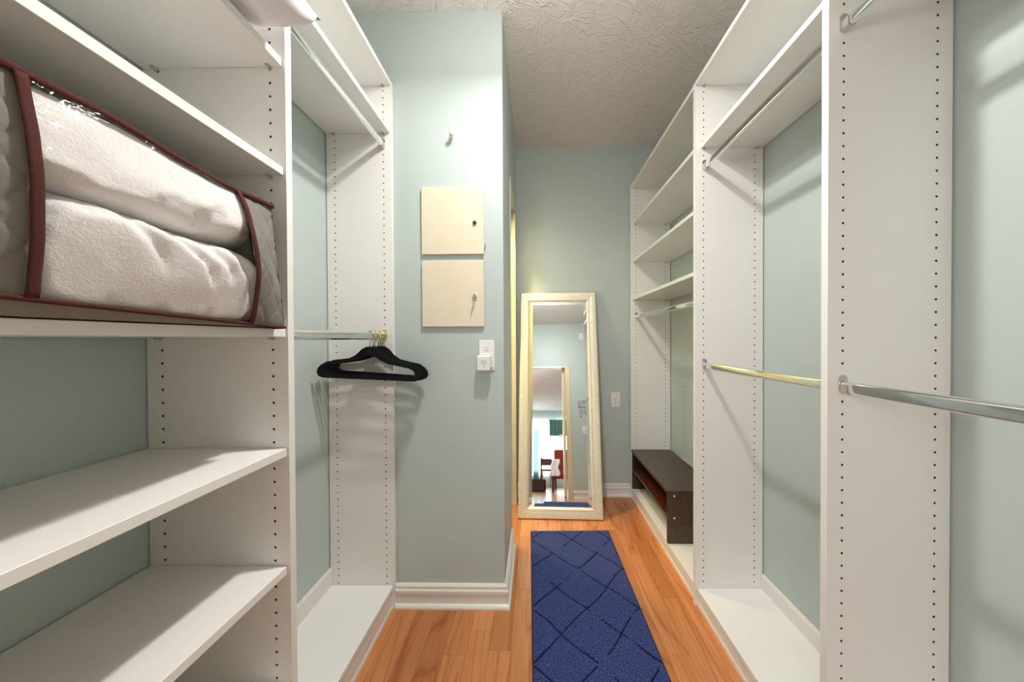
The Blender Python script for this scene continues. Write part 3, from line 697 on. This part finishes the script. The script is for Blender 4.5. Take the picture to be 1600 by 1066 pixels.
bm = bmesh.new(); box(bm, -2.7, -1.5, RY-.1, RY, 0, RH); box(bm, .85, 2.3, RY-.1, RY, 0, RH); box(bm, -1.5, .85, RY-.1, RY, 2.0, RH); box(bm, -1.5, .85, RY-.1, RY, 0, .3)
struct('wall_room_back', bm, 'wall')
bm = bmesh.new(); box(bm, -2.6, DX0-.486, YD-.13, YD-.111, 0, RH); box(bm, XRW+.1, 2.2, YD-.13, YD-.111, 0, RH); struct('wall_room_front', bm, 'wall')
struct('ceiling_room', B(-2.7, 2.3, RY-.1, YD-.11, RH, RH+.05), plain('white_ceiling_paint', lin(232, 233, 232), .9))
fr = struct('floor_room', B(-2.7, 2.3, RY-.1, YD-.11, -.05, 0), 'plank')
wn = struct('window_1', B(-1.5, .85, RY-.06, RY-.05, .3, 2.0), 'daypane')
bm = bmesh.new()
for x in (-1.5, -.34, .81): box(bm, x, x+.04, RY-.05, RY-.01, .3, 2.0)
for z in (.3, 1.96): box(bm, -1.5, .85, RY-.05, RY-.01, z, z+.04)
obj('window_frame', bm, 'trim', wn)
def curtain(name, x0, x1, z0, z1, mat, label, amp=.03, waves=9, off=.08):
    bm = bmesh.new(); grid(bm, waves*8, 6, lambda i, j: Vector((x0+(x1-x0)*i, RY+off+amp*math.sin(i*waves*2*math.pi)*(1-.3*j), z0+(z1-z0)*j)))
    o = obj(name, bm, mat, smooth=True); o.modifiers.new('thick', 'SOLIDIFY').thickness = .002; tag(o, label, 'curtain')
curtain('sheer_curtain', -1.55, -.95, .05, 2.05, 'sheer', 'white sheer curtain at the far window, left panel seen in mirror')
curtain('sheer_curtain', -.12, .12, .05, 2.05, 'sheer', 'narrow white sheer curtain mid window, seen in the mirror', .03, 4)
curtain('teal_valance', -.10, .90, 1.55, 2.08, 'teal', 'teal valance over the far window, seen in the mirror', .03, 8, .16)
curtain('teal_curtain', -.62, -.45, .05, 1.75, 'teal', 'slim teal curtain at the far window, seen in the mirror', .03, 3)
ac = empty('armchair', (.34, -2.75, 0), 'red brown upholstered armchair beyond the door, seen in the mirror', 'armchair')
obj('seat_cushion', B(.08, .60, -3.0, -2.5, .25, .43, bev=.03), 'redcloth', ac); obj('backrest', B(.08, .60, -3.1, -2.98, .25, .86, bev=.03), 'redcloth', ac)
for x in (.02, .58): obj('armrest', B(x, x+.07, -3.05, -2.5, .2, .58, bev=.015), 'redwood', ac)
for x in (.03, .58):
    for y in (-3.05, -2.56): obj('leg', B(x, x+.05, y, y+.05, 0, .26), 'redwood', ac)
bm = bmesh.new(); grid(bm, 10, 14, lambda i, j: Vector((.02+.17*i+.02*math.sin(j*9), -2.485+.006*math.sin(i*8), .30+.33*j))); o = obj('throw_cloth', bm, 'pillow', smooth=True); o.modifiers.new('thick', 'SOLIDIFY').thickness = .004; tag(o, 'white cloth hanging over the armchair, seen in the mirror', 'cloth')
dc = empty('dining_chair', (-.08, -4.3, 0), 'dark wooden dining chair before the window, seen in the mirror', 'chair')
obj('seat', B(-.28, .12, -4.5, -4.1, .43, .47, bev=.008), 'redwood', dc)
obj('top_rail', B(-.28, .12, -4.11, -4.085, .56, .72, bev=.005), 'redwood', dc)
for x in (-.28, .08):
    obj('back_post', B(x, x+.04, -4.12, -4.08, .47, .74), 'redwood', dc)
    for y in (-4.5, -4.12): obj('leg', B(x, x+.04, y, y+.04, 0, .43), 'redwood', dc)
tag(obj('wicker_hamper', B(-.44, -.10, -2.9, -2.56, 0, .24, bev=.02), 'wicker'), 'dark woven low basket on the next room floor, seen in mirror', 'basket')
